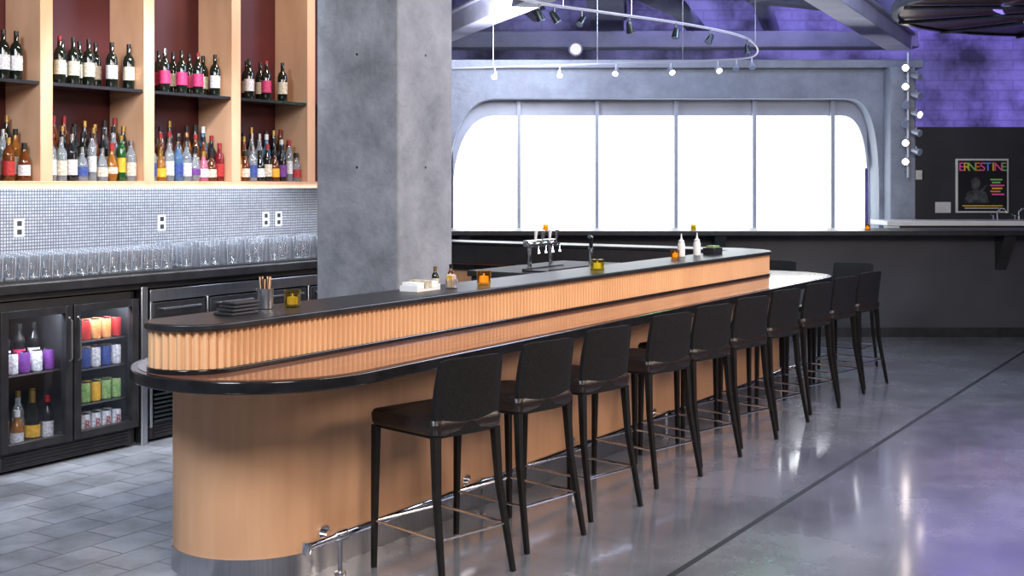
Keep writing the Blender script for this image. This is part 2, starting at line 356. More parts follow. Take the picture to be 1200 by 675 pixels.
for k in range(6):
    u=4.05+k*1.08
    b=MB().tube([(u,3.40,.16),(u,3.5,.16)],.012,8).tube([(u,3.40,.16),(u,3.40,.0)],.010,8).lathe([(.025,0),(.025,.008),(.012,.012)],12,(u,3.40,0))
    b.tube([(u,3.485,.16),(u,3.502,.16)],.034,12).tube([(u-.03,3.40,.16),(u+.03,3.40,.16)],.026,12)
    obj('rail_bracket',b,M['chrome'],bar)
ws=bthing('service_station','dark service station behind the bar rail under the chrome taps','station',7.2,4.26)
obj('cabinet',MB().box(0,1.3,0,.6,0,1.0),M['blackmatte'],ws,bevel=.01)
obj('station_top',MB().box(-.02,1.32,-.02,.62,1.0,1.04),M['blackmatte'],ws,bevel=.006)
tw=bthing('tap_tower','chrome beer tap tower with several handles behind the bar rail','tap',7.75,4.62,1.04)
tb=MB().box(-.20,.20,-.03,.03,.15,.20).tube([(-.15,0,0),(-.15,0,.16)],.016,10).tube([(.15,0,0),(.15,0,.16)],.016,10)
obj('tower_body',tb,M['chrome'],tw,bevel=.008)
for k in range(4):
    x=-.15+.10*k
    obj('spout',MB().tube([(x,-.03,.18),(x,-.07,.17),(x,-.08,.11)],.009,8),M['chrome'],tw)
    obj('tap_handle',MB().tube([(x,-.05,.19),(x,-.05,.21)],.006,8).tube([(x,-.05,.21),(x,-.055,.27)],.009,8,r1=.014),M['chrome'] if k%2 else M['white'],tw)
tag(obj('drip_tray',MB().box(-.28,.28,-.12,.1,0,.012).box(-.28,.28,-.12,-.11,0,.02).box(-.28,.28,.09,.1,0,.02),M['blackmatte'],loc=W(7.55,4.38,1.041),rz=A),'flat black drip tray in front of the chrome taps','tray')
# ------------------------------------------------------------------ stools
def make_stool(label,group):
    t=thing('bar_stool',label,'stool',(0,0,0),0,group)
    def rr(h,hd,r,z,dy=0): return [(x,y+dy,z) for x,y in round_poly([(-h,-hd,r),(h,-hd,r),(h,hd,r),(-h,hd,r)],5)]
    s=MB().layers([rr(.188,.210,.03,.616),rr(.194,.216,.035,.628),rr(.197,.219,.035,.662),rr(.190,.210,.035,.679),rr(.16,.17,.03,.687),rr(.08,.08,.02,.685)])
    obj('seat',s,M['leather'],t)
    obj('seat_frame',MB().layers([rr(.176,.195,.03,.602),rr(.182,.20,.03,.608),rr(.182,.20,.03,.6165)]),M['stool'],t)
    nx=14; nz=10; fr=[];bk=[]
    for j in range(nz+1):
        q=j/nz
        for i in range(nx+1):
            s_=-1+2*i/nx; hx=.181-.004*q+.004*math.sin(math.pi*q)
            z=.607+(.930-.607)*q - (.009*abs(s_)**8)*q
            y=-.200-.035*q*q-.005*q+.014*s_*s_
            th=.017*(1-.5*q**6)*(1-.35*abs(s_)**8)
            fr.append((hx*s_,y+th,z)); bk.append((hx*s_,y-th,z))
    N=(nx+1)*(nz+1); fs=[]
    idx=lambda j,i:j*(nx+1)+i
    for j in range(nz):
        for i in range(nx):
            fs.append((idx(j,i),idx(j,i+1),idx(j+1,i+1),idx(j+1,i))); fs.append((N+idx(j,i),N+idx(j+1,i),N+idx(j+1,i+1),N+idx(j,i+1)))
        fs.append((idx(j,0),idx(j+1,0),N+idx(j+1,0),N+idx(j,0))); fs.append((idx(j,nx),N+idx(j,nx),N+idx(j+1,nx),idx(j+1,nx)))
    for i in range(nx):
        fs.append((idx(0,i),N+idx(0,i),N+idx(0,i+1),idx(0,i+1))); fs.append((idx(nz,i),idx(nz,i+1),N+idx(nz,i+1),N+idx(nz,i)))
    obj('backrest',MB().add(fr+bk,fs),M['stool'],t)
    for sx in (-1,1):
        obj('leg',MB().tube([(sx*.174,.19,.612),(sx*.186,.19,0)],.015,4,r1=.0095,square=True),M['leg'],t)
        obj('leg',MB().tube([(sx*.170,-.19,.612),(sx*.178,-.205,.38),(sx*.200,-.27,0)],.016,4,r1=.0095,square=True),M['leg'],t)
    r=.0065
    obj('footrest',MB().tube([(-.182,.19,.20),(.182,.19,.20)],r,8),M['chrome'],t)
    for sx in (-1,1): obj('footrest',MB().tube([(sx*.182,.19,.20),(sx*.189,-.236,.20)],r,8),M['chrome'],t)
    obj('footrest',MB().tube([(-.189,-.236,.20),(.189,-.236,.20)],r,8),M['chrome'],t)
    return t
stu=[4.33,4.95,5.56,6.33,6.92,7.53,8.18,8.85,9.52,10.15]
st0=None
G='black bar stools along the bar'
for i,u in enumerate(stu):
    lab=('nearest black bar stool, with open floor on its camera side' if i==0 else 'farthest black stool of the long row beside the bar end' if i==9 else ORD[i]+' black upholstered bar stool counted from the near end of the bar')
    rz=R(47+random.uniform(-2,2))
    loc=W(u,3.11+random.uniform(-.008,.008),0)
    if st0 is None:
        st0=make_stool(lab,G); st0.location=loc; st0.rotation_euler=(0,0,R(45))
    else: dup(st0,loc,rz,lab,G)
dup(st0,W(10.95,3.35,0),A+R(90),'black stool at the far end of the bar, partly hidden by the row','black stools at the far end')
dup(st0,W(10.9,4.05,0),A+R(90),'black stool past the far end, only its back top showing above the counter','black stools at the far end')
# ------------------------------------------------------------------ back bar shelving
su=bthing('shelf_unit','tall pale wood back bar shelving with maroon bays of bottles','shelves',0,0)
DV=[4.10,4.91,5.717,6.525,7.337,8.145]
for d in DV: obj('divider',MB().box(d-.045,d+.045,6.45,6.79,1.665,3.6),M['woodshelf'],su,bevel=.003)
obj('bottom_board',MB().box(4.055,8.19,6.44,6.80,1.615,1.665),M['woodshelf'],su,bevel=.003)
obj('back_panel',MB().box(4.055,8.19,6.79,6.815,1.665,3.6),M['maroon'],su)
obj('top_board',MB().box(4.055,8.19,6.44,6.80,3.6,3.65),M['woodshelf'],su)
for i in range(5):
    obj('glass_shelf',MB().box(DV[i]+.045,DV[i+1]-.045,6.46,6.79,2.255,2.275),M['darkglass'],su)
bc=bthing('back_counter','black topped back bar counter under the bottle shelves','counter',0,0)
obj('counter_slab',MB().box(3.3,8.55,6.06,6.80,1.025,1.08),M['black'],bc,bevel=.006)
obj('apron',MB().box(3.3,8.55,6.12,6.78,.985,1.025),M['blackmatte'],bc)
obj('support_post',MB().box(5.345,5.395,6.10,6.16,0,1.0),M['steel'],bc,bevel=.004)
def fridge(label,u0,u1,glass):
    t=bthing('back_bar_fridge' if glass else 'undercounter_cabinet',label,'fridge' if glass else 'cabinet',u0,6.12)
    L=u1-u0; D=.62; Hh=.975
    b=MB().box(0,.03,0.02,D,.02,Hh).box(L-.03,L,0.02,D,.02,Hh).box(0,L,D-.03,D,.02,Hh).box(0,L,.02,D,Hh-.05,Hh).box(0,L,.02,D,.02,.125).box(L/2-.015,L/2+.015,.02,D-.03,.12,Hh-.05)
    obj('body',b,M['blackmatte'],t,bevel=.003)
    g=MB()
    for k in range(4): g.box(.05,L-.05,.012,.02,.035+.02*k,.045+.02*k)
    obj('vent_grille',g,M['black'],t)
    if not glass: obj('top_rail',MB().box(0,L,-.015,.02,.90,.975).box(0,.02,-.015,.02,.1,.90).box(L-.02,L,-.015,.02,.1,.90).box(L/2-.008,L/2+.008,-.022,.02,.33,.90),M['steel'],t,bevel=.003)
    for k in range(2):
        x0=L/2*k+.006; x1=L/2*(k+1)-.006
        if glass:
            d=MB().box(x0,x0+.05,-.03,.015,.13,.93).box(x1-.05,x1,-.03,.015,.13,.93).box(x0+.05,x1-.05,-.03,.015,.13,.175).box(x0+.05,x1-.05,-.03,.015,.885,.93)
            dd=obj('door',d,M['black'],t,bevel=.003)
            obj('door_glass',MB().box(x0+.05,x1-.05,-.012,-.008,.175,.885),M['fridgeglass'],dd)
            hx=x1-.025 if k==0 else x0+.025
            obj('handle',MB().tube([(hx,-.03,.60),(hx,-.055,.62),(hx,-.055,.84),(hx,-.03,.86)],.006,8),M['steel'],dd)
            obj('lining',MB().box(x0+.03,x1-.03,D-.045,D-.032,.13,.92),M['fridgein'],t)
            for z in ((.12,.545) if k==0 else (.12,.31,.52,.69)):
                s=MB().box(x0+.028,x1-.028,.03,.045,z,z+.008).box(x0+.028,x1-.028,D-.1,D-.085,z,z+.008)
                for q in range(12):
                    xx=x0+.04+(x1-x0-.08)*q/11; s.box(xx-.002,xx+.002,.03,D-.085,z+.002,z+.007)
                obj('wire_shelf',s,M['steel'],t)
        else:
            d=MB().box(x0+.016,x1-.016,-.02,.015,.35,.89)
            dd=obj('door',d,M['black'],t,bevel=.004)
            obj('handle',MB().tube([(x0+.08,-.02,.85),(x0+.08,-.045,.85),(x1-.08,-.045,.85),(x1-.08,-.02,.85)],.008,8),M['steel'],dd)
            v=MB()
            for q in range(7): v.box(x0+.03,x1-.03,-.012,.005,.13+.028*q,.142+.028*q)
            obj('vent_panel',v,M['gunmetal'],t)
    return t
fridge('black two door glass front fridge full of cans and bottles',4.33,5.32,True)
fridge('black vented cabinet beside the glass fridge, past the steel post',5.42,6.40,False)
fridge('black cabinet under the counter hidden behind the concrete column',6.42,7.40,False)
# ------------------------------------------------------------------ bottles
PROF={
 'wine':(.30,[(.034,0),(.037,.006),(.037,.19),(.030,.215),(.015,.235),(.0135,.30)],(.06,.15),.0142,(.245,.302)),
 'tall':(.30,[(.030,0),(.033,.006),(.033,.18),(.029,.20),(.016,.225),(.014,.285)],(.04,.14),.0155,(.265,.30)),
 'liquor':(.27,[(.032,0),(.035,.006),(.035,.16),(.031,.185),(.016,.21),(.0145,.25)],(.035,.125),.0165,(.235,.272)),
 'squat':(.21,[(.034,0),(.038,.008),(.036,.10),(.029,.135),(.016,.155),(.015,.19)],(.03,.09),.0175,(.178,.215)),
 'round':(.23,[(.026,0),(.035,.02),(.038,.06),(.035,.11),(.022,.145),(.015,.165),(.014,.205)],(.045,.085),.017,(.19,.235)),
 'champ':(.31,[(.040,0),(.044,.008),(.044,.14),(.036,.19),(.018,.25),(.016,.30)],(.05,.12),.019,(.22,.312)),
 'slim':(.31,[(.025,0),(.028,.006),(.028,.22),(.021,.24),(.013,.26),(.0125,.30)],(.06,.16),.014,(.28,.312))}
MC={}
def cached(key,fn):
    if key not in MC: MC[key]=fn()
    return MC[key]
def bottle(kind,gl,lb,cp,u,w,z,label,group,sc=1.0):
    h,pr,(l0,l1),cr,(c0,c1)=PROF[kind]
    t=bthing('bottle',label,'bottle',u,w,z,group,rz=R(-12)); t.scale=(1,1,sc)
    obj('glass',cached(('b',kind,gl),lambda:MB().lathe(pr,18).mesh('bottle_glass',BG[gl])),None,t)
    def lab():
        r0=max(r for r,zz in pr)+.0008
        if kind=='squat': return MB().lathe([(.0381,l0),(.0368,l1)],24,cap0=False,cap1=False).mesh('bottle_label',LB[lb])
        if kind=='round': return MB().lathe([(.0382,l0),(.0390,.06),(.0376,l1)],24,cap0=False,cap1=False).mesh('bottle_label',LB[lb])
        return MB().lathe([(r0,l0),(r0,l1)],24,cap0=False,cap1=False).mesh('bottle_label',LB[lb])
    obj('label',cached(('l',kind,lb),lab),None,t)
    obj('cap',cached(('c',kind,cp),lambda:MB().lathe([(cr,c0),(cr,c1)],14).mesh('bottle_cap',CP[cp])),None,t)
    return t
GN={'dark':'dark green','amberb':'amber brown','whisky':'golden','clear':'clear','blue':'pale blue','green':'green','red':'dark red','pink':'pink','black':'black'}
LN={'cream':'cream','pink':'pink','white':'white','yellow':'yellow','blackl':'black','redl':'red','bluel':'blue','greenl':'green','orange':'orange','purple':'purple'}
BN=['cut off leftmost','second','third','fourth']
def shelf_row(bay,px,w,z,specs,rowname,group,us=None,tall=1.0):
    last=None
    for i,x in enumerate(px):
        k,g,l,c=specs[i%len(specs)]
        u=atu(x,w) if us is None else us[i]; rad=max(r for r,_ in PROF[k][1])
        u=min(max(u,DV[bay]+.05+rad),DV[bay+1]-.05-rad)
        if last is not None and u-last[0]<last[1]+rad+.002: u=last[0]+last[1]+rad+.003
        if u>DV[bay+1]-.047-rad: continue
        last=(u,rad)
        bottle(k,g,l,c,u,w,z,'%s bottle, %s label, %s in %s of the %s bay'%(GN[g],LN[l],ORD[i],rowname,BN[bay]),group,1.0 if k=='wine' else tall*random.uniform(.95,1.1))
Wn=lambda l,c='blackc':('wine','dark',l,c)
zt=2.2755; zb=1.6655
WG='wine bottles on the upper shelf'
shelf_row(0,[-12,4,19],6.56,zt,[Wn('white')],'upper row',WG)
shelf_row(1,[70,86,104,131,152],6.55,zt,[Wn('cream','redc'),Wn('cream'),Wn('cream'),Wn('white','blackc'),Wn('cream','blackc')],'upper row',WG)
shelf_row(1,[73,93,112],6.69,zt,[Wn('cream')],'upper back row',WG)
shelf_row(2,[193,213,232,252],6.55,zt,[Wn('pink','silverc'),Wn('pink','blackc'),Wn('pink','redc'),Wn('white','blackc')],'upper row',WG)
shelf_row(2,[186,203,222,238],6.69,zt,[Wn('pink','blackc'),Wn('cream')],'upper back row',WG)
shelf_row(3,[292,312,331],6.55,zt,[Wn('white'),Wn('pink','redc'),Wn('cream')],'upper row',WG)
shelf_row(3,[289,305],6.69,zt,[Wn('cream')],'upper back row',WG)
LG='liquor bottles on the lower shelf'
T=lambda g,l,c:('tall',g,l,c); Q=lambda g,l,c:('liquor',g,l,c); S=lambda g,l,c:('squat',g,l,c); L_=lambda g,l,c:('slim',g,l,c); O=lambda g,l,c:('round',g,l,c)
front={0:[S('amberb','blackl','goldc'),Q('amberb','redl','goldc'),S('amberb','white','blackc')],
 1:[Q('clear','white','blackc'),Q('clear','cream','silverc'),Q('black','white','silverc'),S('clear','bluel','silverc'),L_('clear','white','blackc'),S('clear','cream','silverc'),O('whisky','cream','redc'),L_('green','yellow','goldc'),Q('clear','cream','silverc')],
 2:[Q('clear','bluel','silverc'),S('whisky','yellow','goldc'),T('clear','white','silverc'),Q('blue','bluel','silverc'),Q('clear','white','silverc'),O('clear','purple','blackc'),S('pink','white','goldc'),S('amberb','cream','blackc'),Q('red','redl','redc')],
 3:[Q('whisky','orange','goldc'),S('amberb','cream','blackc'),Q('clear','bluel','silverc'),S('dark','white','blackc'),Q('black','cream','redc'),S('amberb','yellow','blackc'),Q('black','purple','blackc'),L_('clear','white','redc'),S('clear','redl','blackc')]}
pool=[T('clear','cream','silverc'),T('amberb','white','blackc'),L_('dark','greenl','goldc'),T('whisky','cream','blackc'),Q('clear','white','silverc'),T('dark','blackl','goldc'),T('black','white','redc'),Q('amberb','cream','blackc'),
 T('blue','white','whitec'),L_('clear','bluel','blackc'),T('dark','blackl','blackc'),T('amberb','blackl','goldc'),L_('amberb','cream','redc'),Q('black','cream','blackc'),T('clear','cream','blackc'),T('black','cream','blackc')]
for bay in range(4):
    lo=DV[bay]+.05+.040; hi=DV[bay+1]-.05-.038
    fl=front[bay]
    if bay==0: us=[4.60,4.70,4.81]; shelf_row(0,us,6.53,zb,fl,'front row',LG,us)
    else:
        m=len(fl); us=[lo+(hi-lo)*k/(m-1) for k in range(m)]; shelf_row(bay,us,6.53,zb,fl,'front row',LG,us)
    for rn,w,m,tl in (('middle row',6.615,9,1.1),('back row',6.70,9,1.25)):
        if bay==0: us=[4.55,4.63,4.72,4.81]
        else: us=[lo-.01+(hi-lo+.02)*k/(m-1)+random.uniform(-.003,.003) for k in range(m)]
        sp=[random.choice(pool) for _ in us]; shelf_row(bay,us,w,zb,sp,rn,LG,us,tl)
def text_mesh(s,size,mat,parent,loc,rot,name='lettering',ext=.0004):
    c=bpy.data.curves.new('t','FONT'); c.body=s; c.size=size; c.align_x='CENTER'; c.align_y='CENTER'; c.extrude=ext
    o=bpy.data.objects.new('t',c); COL.objects.link(o); bpy.context.view_layer.update()
    me=bpy.data.meshes.new_from_object(o.evaluated_get(bpy.context.evaluated_depsgraph_get())); bpy.data.objects.remove(o)
    me.materials.clear(); me.materials.append(mat)
    q=bpy.data.objects.new(name,me); COL.objects.link(q); q.parent=parent; q.location=loc; q.rotation_euler=rot; return q
# ------------------------------------------------------------------ glasses on the back counter
gm=MB().lathe([(.026,.004),(.029,0),(.031,.004),(.037,.135),(.0355,.135),(.029,.012),(.0,.011)],18,cap0=False,cap1=False).mesh('tumbler',M['glass'])
gm2=MB().lathe([(.034,0),(.031,.06),(.027,.165),(.0255,.165),(.029,.06),(.032,.001)],18,cap0=False,cap1=False).mesh('upturned_glass',M['glass'])
mat_=bthing('bar_mat','black ribbed rubber mat under the rows of glasses','mat',4.2,6.15,1.0802)
mm=MB().box(0,3.45,0,.52,0,.006)
for k in range(26): mm.box(0,3.45,.006+k*.02,.014+k*.02,.006,.011)
obj('mat_sheet',mm,M['blackmatte'],mat_)
for j,w in enumerate((6.20,6.285,6.37,6.455,6.54,6.62)):
    for i in range(40):
        u=4.3+i*.084+(.042 if j%2 else 0)+random.uniform(-.004,.004)
        if abs(u-5.75)<.05 and j<2: continue
        up=(i*7+j*3)%11<4 and i>16
        o=bpy.data.objects.new('tumbler',gm2 if up else gm); COL.objects.link(o); o.location=W(u,w,1.0915)
        tag(o,'clear glass tumbler standing upside down among the rows on the back counter' if up else 'clear straight glass tumbler standing in the rows on the back counter','glass','upturned glasses on the back counter' if up else 'glasses on the back counter')
for k,(px,lab) in enumerate(((23,'white wall outlet on the mosaic tiles at the far left'),(190,'white wall outlet on the mosaic tiles below the third bay'),(312,'white wall outlet on the tiles, left one of a close pair'),(327,'white wall outlet on the tiles, right one of a close pair'))):
    t=bthing('wall_outlet',lab,'outlet',atu(px,6.79),6.80,1.37)
    obj('cover_plate',MB().box(-.037,.037,-.008,-.001,-.058,.058),M['white'],t,bevel=.003)
    for s in (-1,1): obj('socket',MB().box(-.017,.017,-.010,-.0081,s*.027-.016,s*.027+.016),M['blackmatte'],t)
def can(u,w,z,lb,label,group,letter=None):
    t=bthing('drink_can',label,'can',u,w,z,group)
    obj('can_body',cached(('can',lb),lambda:MB().lathe([(.024,0),(.032,.008),(.032,.108),(.027,.12)],16).mesh('can_body',LB[lb])),None,t)
    obj('can_lid',cached(('canlid',),lambda:MB().lathe([(.0275,.1195),(.0275,.123),(.024,.1215)],16).mesh('can_lid',M['chrome'])),None,t)
    if letter: text_mesh(letter,.07,LB['redl'],t,(-.004,-.0335,.06),(R(90),0,0))
    return t
u0=4.33
rows=[(.1285,('white','white'),'fridge bottom shelf','R'),(.3185,('greenl','greenl','yellow'),'shelf above the bottom',None),(.5285,('white','bluel'),'third shelf up',None),(.6985,('orange','redl','orange'),'top shelf',None)]
for z,lbs,rn,lt in rows:
    for i in range(5):
        u=u0+.495+.085+i*.078; lb=lbs[i%len(lbs)]
        for j in range(2):
            can(u,6.12+.075+j*.08,z,lb,'%s can in %s row, %s from left, %s, right fridge door'%(LN[lb],['front','back'][j],ORD[i],rn),'cans behind the right fridge door',lt if j==0 else None)
for i in range(5):
    u=u0+.075+i*.082
    if i%2==0: can(u,6.20,.5535,'purple','purple can, %s item on the middle shelf behind left fridge door'%ORD[i],'drinks behind the left fridge door')
    else: can(u,6.20,.5535,'white','white can, %s item on the middle shelf behind left fridge door'%ORD[i],'drinks behind the left fridge door')
for i in range(4):
    bottle('liquor','black','white' if i%2 else 'pink','blackc',u0+.09+i*.1,6.32,.5535,'dark bottle behind the cans, %s from left, left fridge door'%ORD[i],'drinks behind the left fridge door')
bs=[('liquor','clear','white','blackc'),('squat','whisky','white','whitec'),('champ','dark','yellow','goldc'),('liquor','black','white','redc')]
for i,(k,g,l,c) in enumerate(bs):
    bottle(k,g,l,c,u0+.085+i*.103,6.20,.1285,'%s bottle with %s label, %s on the bottom of the left fridge side'%(GN[g],LN[l],ORD[i]),'drinks behind the left fridge door')
for i in range(4):
    bottle('tall','amberb' if i%2 else 'clear','orange' if i%2 else 'cream','goldc',u0+.09+i*.1,6.33,.1285,'bottle in the bottom back row, %s from left, behind the left fridge door'%ORD[i],'drinks behind the left fridge door')
# ------------------------------------------------------------------ things on the rail
def candle(u,w,z,mat,label,square=False,s=1.0,world=None):
    t=thing('candle_holder',label,'candle',W(u,w,z) if world is None else world,A)
    if square: c=MB().prism(round_poly([(-.034,-.034,.008),(.034,-.034,.008),(.034,.034,.008),(-.034,.034,.008)],4),0,.07)
    else: c=MB().lathe([(.03*s,0),(.035*s,.006),(.038*s,.075*s),(.034*s,.075*s),(.031*s,.012*s),(.001,.010*s)],20,cap1=False)
    obj('glass_cup',c,mat,t)
    obj('wax',MB().lathe([(.024*s,.014*s),(.024*s,.045*s),(.004,.049*s),(.003,.06*s)],14),M['flame'] if mat is M['amber'] else M['flameg'],t)
    return t
candle(4.14,3.75,1.1,M['lime'],'yellow green candle jar at the near end of the rail beside the straw holder')
candle(5.594,3.69,1.1,M['amber'],'glowing amber candle glass on the rail in front of the concrete column',s=1.05)
candle(6.91,3.70,1.1,M['lime'],'square yellow candle glass on the middle of the rail',True)
candle(8.30,3.80,1.1,M['amber'],'amber candle glass beside the two white squeeze bottles',s=.85)
t=bthing('straw_holder','steel cup packed with brown stir sticks at the near end of the rail','holder',4.02,3.80,1.1)
obj('cup',MB().lathe([(.03,0),(.034,.004),(.036,.09),(.033,.09),(.030,.01)],20),M['steel'],t)
for k in range(16):
    a=k*2.4; r=.010+.006*(k%3)
    obj('stir_stick',MB().tube([(r*.6*math.cos(a),r*.6*math.sin(a),.012),(1.1*r*math.cos(a),1.1*r*math.sin(a),.125+.008*(k%3))],.003,5),[M['woodshelf'],M['cord'],M['ribwood']][k%3],t)
t=bthing('bill_folder','stack of black bill folders on the near end of the rail','folder',3.80,3.75,1.1)
for k in range(4):
    obj('folder',MB().box(-.085+.012*k,.075+.006*k,-.055+.006*k,.055-.004*k,.001+.014*k,.012+.014*k),M['blackmatte'],t,bevel=.003)
t=bthing('napkin_caddy','white napkin caddy with folded napkins on the rail before the column','caddy',5.16,3.79,1.1)
obj('tray',MB().box(-.11,.09,-.055,.055,0,.012).box(-.11,-.105,-.055,.055,.012,.03).box(.085,.09,-.055,.055,.012,.03),M['white'],t)
for k in range(3): obj('napkin_stack',MB().box(-.1+.062*k,-.043+.062*k,-.05,.05,.0125,.045+.008*(k%2)),[M['paper'],LB['cream'],M['paper']][k],t,bevel=.003)
t=bthing('garnish_jar','small glass jar of sugar packets beside the napkin caddy','jar',5.33,3.72,1.1)
obj('jar_glass',MB().lathe([(.028,0),(.032,.004),(.032,.05),(.030,.05),(.028,.005)],18),M['glass'],t)
for k in range(5): obj('packet',MB().box(-.02+.008*k,-.015+.008*k,-.018,.018,.008,.068+.005*(k%2)),[LB['yellow'],M['paper'],LB['pink'],M['paper'],LB['cream']][k],t)
bottle('squat','amberb','blackl','blackc',5.44,3.80,1.1,'small brown bitters bottle with black label on the rail beside amber candle','small bottles on the rail',.6).scale=(.55,.55,.55)
bottle('squat','dark','cream','goldc',5.38,3.86,1.1,'small dark bitters bottle with cream label behind the packet jar','small bottles on the rail',.6).scale=(.55,.55,.5)
def squeeze(u,w,label):
    t=bthing('squeeze_bottle',label,'bottle',u,w,1.1,'white squeeze bottles')
    obj('bottle_body',MB().lathe([(.024,0),(.028,.005),(.028,.09),(.023,.105),(.020,.11)],18),M['white'],t)
    obj('nozzle',MB().lathe([(.022,.11),(.022,.122),(.009,.132),(.003,.175)],14),M['white'],t)
squeeze(8.52,3.85,'white squeeze bottle on the rail nearer the amber candle')
squeeze(8.74,3.82,'white squeeze bottle on the rail nearer the far corner')
t=bthing('condiment_caddy','small dark condiment caddy at the far corner of the rail','caddy',9.02,3.81,1.1)
obj('tray',MB().box(-.08,.08,-.05,.05,0,.05),M['black'],t,bevel=.004)
obj('packet',MB().box(-.06,.06,-.03,.03,.0505,.065),LB['greenl'],t)
t=bthing('soda_gun','chrome soda gun hanging in a holder at the service station','soda gun',8.3,4.5,1.04)
obj('holder',MB().tube([(0,0,0),(0,0,.12)],.02,10),M['chrome'],t); obj('nozzle',MB().tube([(0,0,.12),(-.03,-.02,.2),(-.08,-.03,.21)],.015,10),M['gunmetal'],t)
# ------------------------------------------------------------------ far bar by the window
fb=thing('window_bar','long dark bar along the wall below the arched window','bar',(0,0,0))
obj('front_panel',MB().box(-3.0,9.0,13.3,13.42,0,1.10),M['darkpanel'],fb)
obj('countertop',MB().box(-3.0,9.0,12.98,13.9,1.10,1.15),M['black'],fb,bevel=.008)
obj('baseboard',MB().box(-3.0,9.0,13.28,13.3,0,.1),M['black'],fb)
for X in (-.5,2.2,5.25,8):
    b=MB(); b.add([(X-.06,13.02,1.1),(X-.06,13.3,1.1),(X-.06,13.3,.72),(X+.06,13.02,1.1),(X+.06,13.3,1.1),(X+.06,13.3,.72)],[(0,1,2),(3,5,4),(0,3,4,1),(1,4,5,2),(2,5,3,0)])
    obj('bracket',b,M['blackmatte'],fb)
sb=thing('steel_sink_counter','pale steel back counter with a faucet at the far right','counter',(4.3,14.05,0))
obj('cabinet',MB().box(0.1,4,0.0,.6,0,1.17),M['darkpanel'],sb)
obj('steel_top',MB().box(-.05,4.05,-.05,.63,1.17,1.225),M['white'],sb,bevel=.006)
def faucet(X,Y,z,label):
    t=thing('faucet',label,'faucet',(X,Y,z))
    obj('spout',MB().tube([(0,0,.001),(0,0,.10),(.03,-.03,.14),(.07,-.06,.13),(.08,-.07,.08)],.014,10),M['chrome'],t)
    obj('handle',MB().tube([(-.05,0,.001),(-.05,0,.05),(-.09,-.02,.07)],.010,8),M['chrome'],t)
faucet(5.65,14.4,1.226,'chrome faucet on the far steel counter, left of a pair')
faucet(5.88,14.35,1.226,'chrome faucet on the far steel counter, right of a pair')
candle(0,0,0,M['amber'],'tiny amber candle on the window bar near the right end of the window',world=(3.82,13.3,1.15),s=.8)
candle(0,0,0,M['amber'],'tiny amber candle on the window bar below the left window panes',world=(.36,13.3,1.15),s=.8)
candle(0,0,0,M['lime'],'tiny greenish candle on the window bar under the middle of the window',world=(1.95,13.3,1.15),s=.8)
po=thing('concert_poster','framed concert poster with colourful lettering on the charcoal wall','poster',(6.07,15.995,1.62))
obj('frame',MB().box(-.34,.34,-.03,-.002,-.35,.35),M['white'],po,bevel=.004)
obj('print',MB().box(-.315,.315,-.034,-.031,-.325,.325),pm('poster black',(.012,.012,.016),(.02,.02,.025),4,.4),po)
E=lambda n,c:pm(n,c,c,4,.5,emit=c,es=.12)  # print inks get a slight glow of their own to look brighter
pc=[E('poster yellow',(.8,.5,.05)),E('poster pink',(.85,.1,.35)),E('poster green',(.2,.55,.15)),E('poster orange',(.8,.25,.05)),E('poster blue',(.15,.3,.8))]
for i,ch in enumerate('ERNESTINE'): text_mesh(ch,.155,pc[[1,0,2,3,1,4,0,1,2][i]],po,(-.272+.068*i,-.036,.24),(R(90),0,0),ext=.003)
grey=pm('grey print',(.13,.13,.14),(.03,.03,.035),14,.5)
fig=MB()
def disc(mb,x,z,rx,rz,y=-.0355): mb.add([(x+rx*math.cos(a*math.pi/10),y,z+rz*math.sin(a*math.pi/10)) for a in range(20)],[tuple(range(20))])
disc(fig,-.09,.03,.06,.08); fig.add([(-.24,-.0355,-.22),(.09,-.0355,-.22),(.04,-.0355,-.08),(-.05,-.0355,-.055),(-.13,-.0355,-.055),(-.20,-.0355,-.09)],[tuple(range(6))])
fig.add([(-.03,-.0357,-.06),(-.01,-.0357,-.08),(.07,-.0357,.01),(.055,-.0357,.025)],[(0,1,2,3)])
obj('portrait',fig,grey,po,smooth=False)
for k in range(6):
    x0=.10+.02*(k%2); x1=.28-.025*((k+1)%3)
    obj('caption_strip',MB().box(x0,x1,-.0362,-.0341,.07-.038*k,.09-.038*k),pc[[2,2,1,0,3,1][k]],po)
for k in range(2): obj('caption_strip',MB().box(-.26+.03*k,.26-.03*k,-.0362,-.0341,-.265-.03*k,-.252-.03*k),[pc[0],M['paper']][k],po)
tag(obj('wall_notice',MB().box(-.10,.10,-.012,-.002,-.07,.07),M['paper'],loc=(5.57,15.998,1.34),bevel=.002),'small pale notice on the charcoal wall left of the poster','sign')
tag(obj('light_switch',MB().box(-.04,.04,-.012,-.002,-.06,.06).box(-.015,.015,-.02,-.012,-.02,.02),M['white'],loc=(5.26,15.998,1.76)),'small white switch plate on the charcoal wall beside the concrete post','switch')
# ------------------------------------------------------------------ track lights
def P(px,py,z):
    Y=F*(H-z)/(py-215); return ((px-600)*Y/F,Y,z)
zk=3.0
trk=[P(600,-4,zk),P(640,5,zk),P(690,12,zk),P(740,19,zk),P(790,26,zk),P(835,34,zk),P(868,42,zk),P(884,51,zk),P(888,60,zk),P(882,66,zk),P(865,69,zk),P(830,71,zk),P(780,73,zk),P(700,75,zk),P(620,77.5,zk),P(530,80,zk)]
def cat(ps,n=6):
    out=[]; V=[Vector(p) for p in ps]
    for i in range(len(V)-1):
        p0=V[max(i-1,0)];p1=V[i];p2=V[i+1];p3=V[min(i+2,len(V)-1)]
        for k in range(n):
            t=k/n; out.append(.5*((2*p1)+(-p0+p2)*t+(2*p0-5*p1+4*p2-p3)*t*t+(-p0+3*p1-3*p2+p3)*t**3))
    out.append(V[-1]); return [tuple(p) for p in out]
